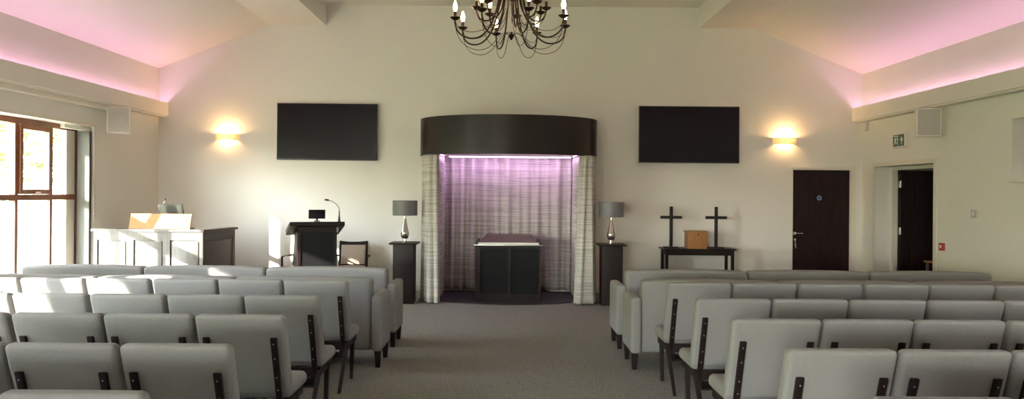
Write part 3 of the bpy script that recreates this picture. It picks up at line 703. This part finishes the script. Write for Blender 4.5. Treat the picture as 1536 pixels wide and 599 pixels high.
# ================================================================ ARMCHAIRS BEHIND LECTERN (face the seating)
def make_armchair():
    t = bpy.data.objects.new('armchair', None); C.objects.link(t)
    def ln(x, y, z): return (x, y + .10 * (z - .43) / .45, z)
    fr = mk('dwood'); w = .225
    for s in (-1, 1): fr.rbox(s * w - .018, s * w + .018, .22, .25, .44, .885, .006, 2, warp=lambda x, y, z, s=s: (x * (1 + .0), y + .10 * (z - .43) / .45, z))
    vs = []; 
    fr.rbox(-w - .018, w + .018, .219, .252, .82, .885, .008, 2, warp=lambda x, y, z: (x, y + .10 * (z - .43) / .45 - .0, z - (.016 * (1 - (x / w) ** 2))), flat=10)
    fr.rbox(-w + .018, w - .018, .22, .25, .46, .49, .004, 2, warp=ln)
    fr.build('back_frame', t)
    mk('cream').rbox(-w + .019, w - .019, .205, .245, .49, .818, .015, 3, (0, .01, 0), warp=ln).build('backrest', t)
    mk('cream').rbox(-.245, .245, -.25, .2, .40, .475, .03, 3, (0, 0, .015)).build('seat', t)
    mk('dwood').box(-.24, .24, -.24, .24, .34, .399).build('seat_frame', t)
    for s in (-1, 1):
        x = s * .285
        mk('dwood').tube(spline([(s * .245, .26, .64), (x + s * .01, .15, .645), (x + s * .015, -.05, .65), (x + s * .01, -.20, .64)]), .015, 8).tube([(x + s * .01, -.19, .645), (x, -.2, .0)], .015, 8, .013).box(s * .24, s * .29, -.215, -.19, .35, .39).build('arm', t)
        mk('dwood').bar((s * .225, .30, 0), (s * .225, .235, .34), .03, .03, .035, .035).build('leg', t)
    return t
ac = make_armchair(); ac.location = ((530.5 - VX) * 11.6 / F, 11.42, 0); ac.rotation_euler = (0, 0, R(3))
ac.scale = (.92, .92, .92)
tag(ac, 'wood framed armchair with cream back between lectern and left pedestal', 'armchair', 'armchairs behind the lectern')
o = copy_tree(ac); o.location = ((460 - VX) * 11.6 / F, 11.42, 0); o.rotation_euler = (0, 0, R(0))
tag(o, 'wood framed armchair mostly hidden behind the lectern', 'armchair', 'armchairs behind the lectern')

# ================================================================ DESK
DH = 1.085
t = thing('panelled_desk', 'panelled wooden desk with angled side in front of the left corner', 'desk', (0, 0, 0))
P0, P1, P2 = Vector((-5.36, 9.62)), Vector((-3.93, 9.6)), Vector((-3.79, 10.35))
def panel_run(A, B, n, name):
    L = (B - A).length; ang = math.atan2(B.y - A.y, B.x - A.x); T = Matrix.Translation((A.x, A.y, 0)) @ Matrix.Rotation(ang, 4, 'Z')
    mb = mk('deskwood').tr(T).box(0, L, .02, .04, 0, DH - .03); mb.build(name, t)
    fr = mk('deskwood').tr(T).box(0, L, 0, .0195, DH - .14, DH - .03).box(0, L, 0, .0195, 0, .12)
    for k in range(n + 1):
        c = L * k / n; a_, b_ = max(0, c - .045), min(L, c + .045); fr.box(a_, b_, 0, .0195, .12, DH - .14)
    fr.build('panel_frame', t)
    for k in range(n):
        c0, c1 = L * k / n + .065, L * (k + 1) / n - .065
        mk('deskwood').tr(T).rbox(c0, c1, .008, .0195, .14, DH - .16, .004, 1).build('raised_panel', t)
panel_run(P0, P1, 3, 'front_panel'); panel_run(P1, P2, 1, 'side_panel')
mk('deskwood').prism([(-5.385, 9.59), (-3.91, 9.575), (-3.755, 10.37), (-3.86, 10.39), (-4.0, 9.72), (-5.385, 9.72)], DH - .029, DH).build('capping', t)
mk('deskwood').box(-5.35, -4.02, 9.72, 10.55, .72, .75).build('worktop', t)
mk('deskwood').box(-5.36, -5.33, 9.665, 10.3, 0, DH - .03).build('end_panel', t)
# wooden board propped on the desk, laptop behind
bx = lambda px, y: (px - VX) * y / F
t2 = thing('sloping_board', 'honey coloured wooden board standing tilted on the panelled desk', 'board', (bx(238, 9.9), 9.85, .7505))
wv = .41
mk('oak').hexa([(-.40, -.05, 0), (.415, -.05, 0), (.415, -.025, 0), (-.40, -.025, 0), (-.425, .16, .525), (.40, .16, .525), (.40, .185, .525), (-.425, .185, .525)]).build('panel', t2)
mk('oak').box(-.36, .36, -.02, .05, 0, .06).build('foot_rail', t2)
t3 = thing('laptop', 'open laptop with only its screen showing above the wooden board', 'laptop', (bx(266, 10.32), 10.36, .7505))
mk('blackplastic').rbox(-.19, .19, -.12, .10, .30, .32, .005, 2).build('keyboard_base', t3)
mk('blackplastic').tr(Matrix.Translation((0, -.12, .32)) @ Matrix.Rotation(R(14), 4, 'X') @ Matrix.Rotation(R(-4), 4, 'Y')).rbox(-.175, .175, -.016, -.004, 0, .345, .005, 2)  .mat('olive').box(-.155, .155, -.0175, -.0165, .02, .325).build('screen', t3)
mk('blackplastic').box(-.17, .17, -.1, .08, 0, .299).build('riser', t3)
t4 = thing('desk_microphone', 'thin black desk microphone rising beside the laptop', 'microphone', (bx(250, 10.3) - .10, 10.42, .7505))
mk('blackplastic').lathe([(0, 0), (.05, 0), (.045, .015), (0, .02)], 16, close=False).build('base', t4)
mk('blackplastic').tube(spline([(0, 0, .015), (-.03, 0, .4), (-.03, 0, .60), (.03, 0, .70)]), .004, 6).build('stem', t4)
mk('blackplastic').tube([(.03, 0, .70), (.02, 0, .73)], .009, 8).build('microphone_head', t4)

# ================================================================ CHANDELIER
CH = (( 765 - VX) * 6.8 / F, 6.8)
t = thing('chandelier', 'large dark iron candle chandelier hanging over the aisle', 'chandelier', (CH[0], CH[1], 0))
lo = [(.527, 3.165), (.527, 3.12), (.505, 3.055), (.45, 3.01), (.37, 2.995), (.29, 3.02), (.22, 3.09), (.165, 3.20), (.12, 3.37), (.085, 3.58), (.04, 3.80)]
th = [(.527, 3.15), (.515, 3.05), (.465, 2.955), (.38, 2.905), (.29, 2.895), (.205, 2.93), (.14, 3.0), (.085, 3.055), (.04, 3.065), (.02, 3.04)]
th2 = [(.527, 3.15), (.50, 3.09), (.42, 3.055), (.33, 3.06), (.24, 3.10), (.17, 3.19), (.10, 3.40)]
up = [(.32, 3.295), (.318, 3.26), (.29, 3.20), (.24, 3.18), (.18, 3.20), (.12, 3.30), (.08, 3.50), (.04, 3.72)]
up2 = [(.32, 3.285), (.30, 3.20), (.24, 3.135), (.17, 3.12), (.10, 3.17), (.05, 3.30)]
def arm(prof, wires, lit, r):
    o = mk('iron').tube(spline([(p[0], 0, p[1]) for p in prof]), .0075, 8)
    for wr in wires: o.tube(spline([(p[0], 0, p[1]) for p in wr], 5), .0028, 6)
    a = o.build('arm', t); z = prof[0][1]
    mk('iron').lathe([(0, z - .02), (.012, z - .018), (.03, z - .008), (.048, z + .008), (.046, z + .010), (.02, z + .0), (0, z)], 20, c=(r, 0), close=False).build('drip_dish', a)
    mk('iron').lathe([(0, z), (.014, z), (.014, z + .062), (0, z + .062)], 14, c=(r, 0), close=False).build('candle_sleeve', a)
    if lit: mk('bulb').lathe([(0, z + .062), (.010, z + .064), (.018, z + .085), (.020, z + .105), (.014, z + .135), (.005, z + .158), (0, z + .165)], 16, c=(r, 0), close=False).build('bulb', a)
    return a
a0 = arm(lo, [th, th2], True, .527); a0.rotation_euler = (0, 0, R(16))
for k in range(1, 8): c = copy_tree(a0, t); c.rotation_euler = (0, 0, R(16 + 45 * k))
u1 = arm(up, [up2], True, .32); u1.rotation_euler = (0, 0, R(130))
u0 = arm(up, [up2], False, .32); u0.rotation_euler = (0, 0, R(0))
for k in (30, 80, 180, 228, 272, 315): c = copy_tree(u0, t); c.rotation_euler = (0, 0, R(k))
mk('iron').lathe([(0, 3.0), (.006, 3.005), (.028, 3.04), (.02, 3.055), (.008, 3.06), (.006, 3.08), (0, 3.08)], 20, close=False).build('finial', t)
mk('iron').lathe([(0, 3.36), (.03, 3.37), (.05, 3.40), (.03, 3.44), (.018, 3.5), (.03, 3.62), (.055, 3.72), (.05, 3.80), (.02, 3.86), (.01, 3.92), (0, 3.92)], 24, close=False).build('hub', t)
ch = mk('iron')
z = 3.93; k = 0
while z < 4.56:
    pts = [(math.cos(a) * .013, 0, z + .02 + math.sin(a) * .024) if k % 2 else (0, math.cos(a) * .013, z + .02 + math.sin(a) * .024) for a in [2 * math.pi * i / 10 for i in range(11)]]
    ch.tube(pts, .003, 5); z += .036; k += 1
ch.build('chain', t)
mk('iron').lathe([(0, 4.545), (.03, 4.55), (.06, 4.58), (.065, 4.598), (0, 4.598)], 24, close=False).build('ceiling_rose', t)
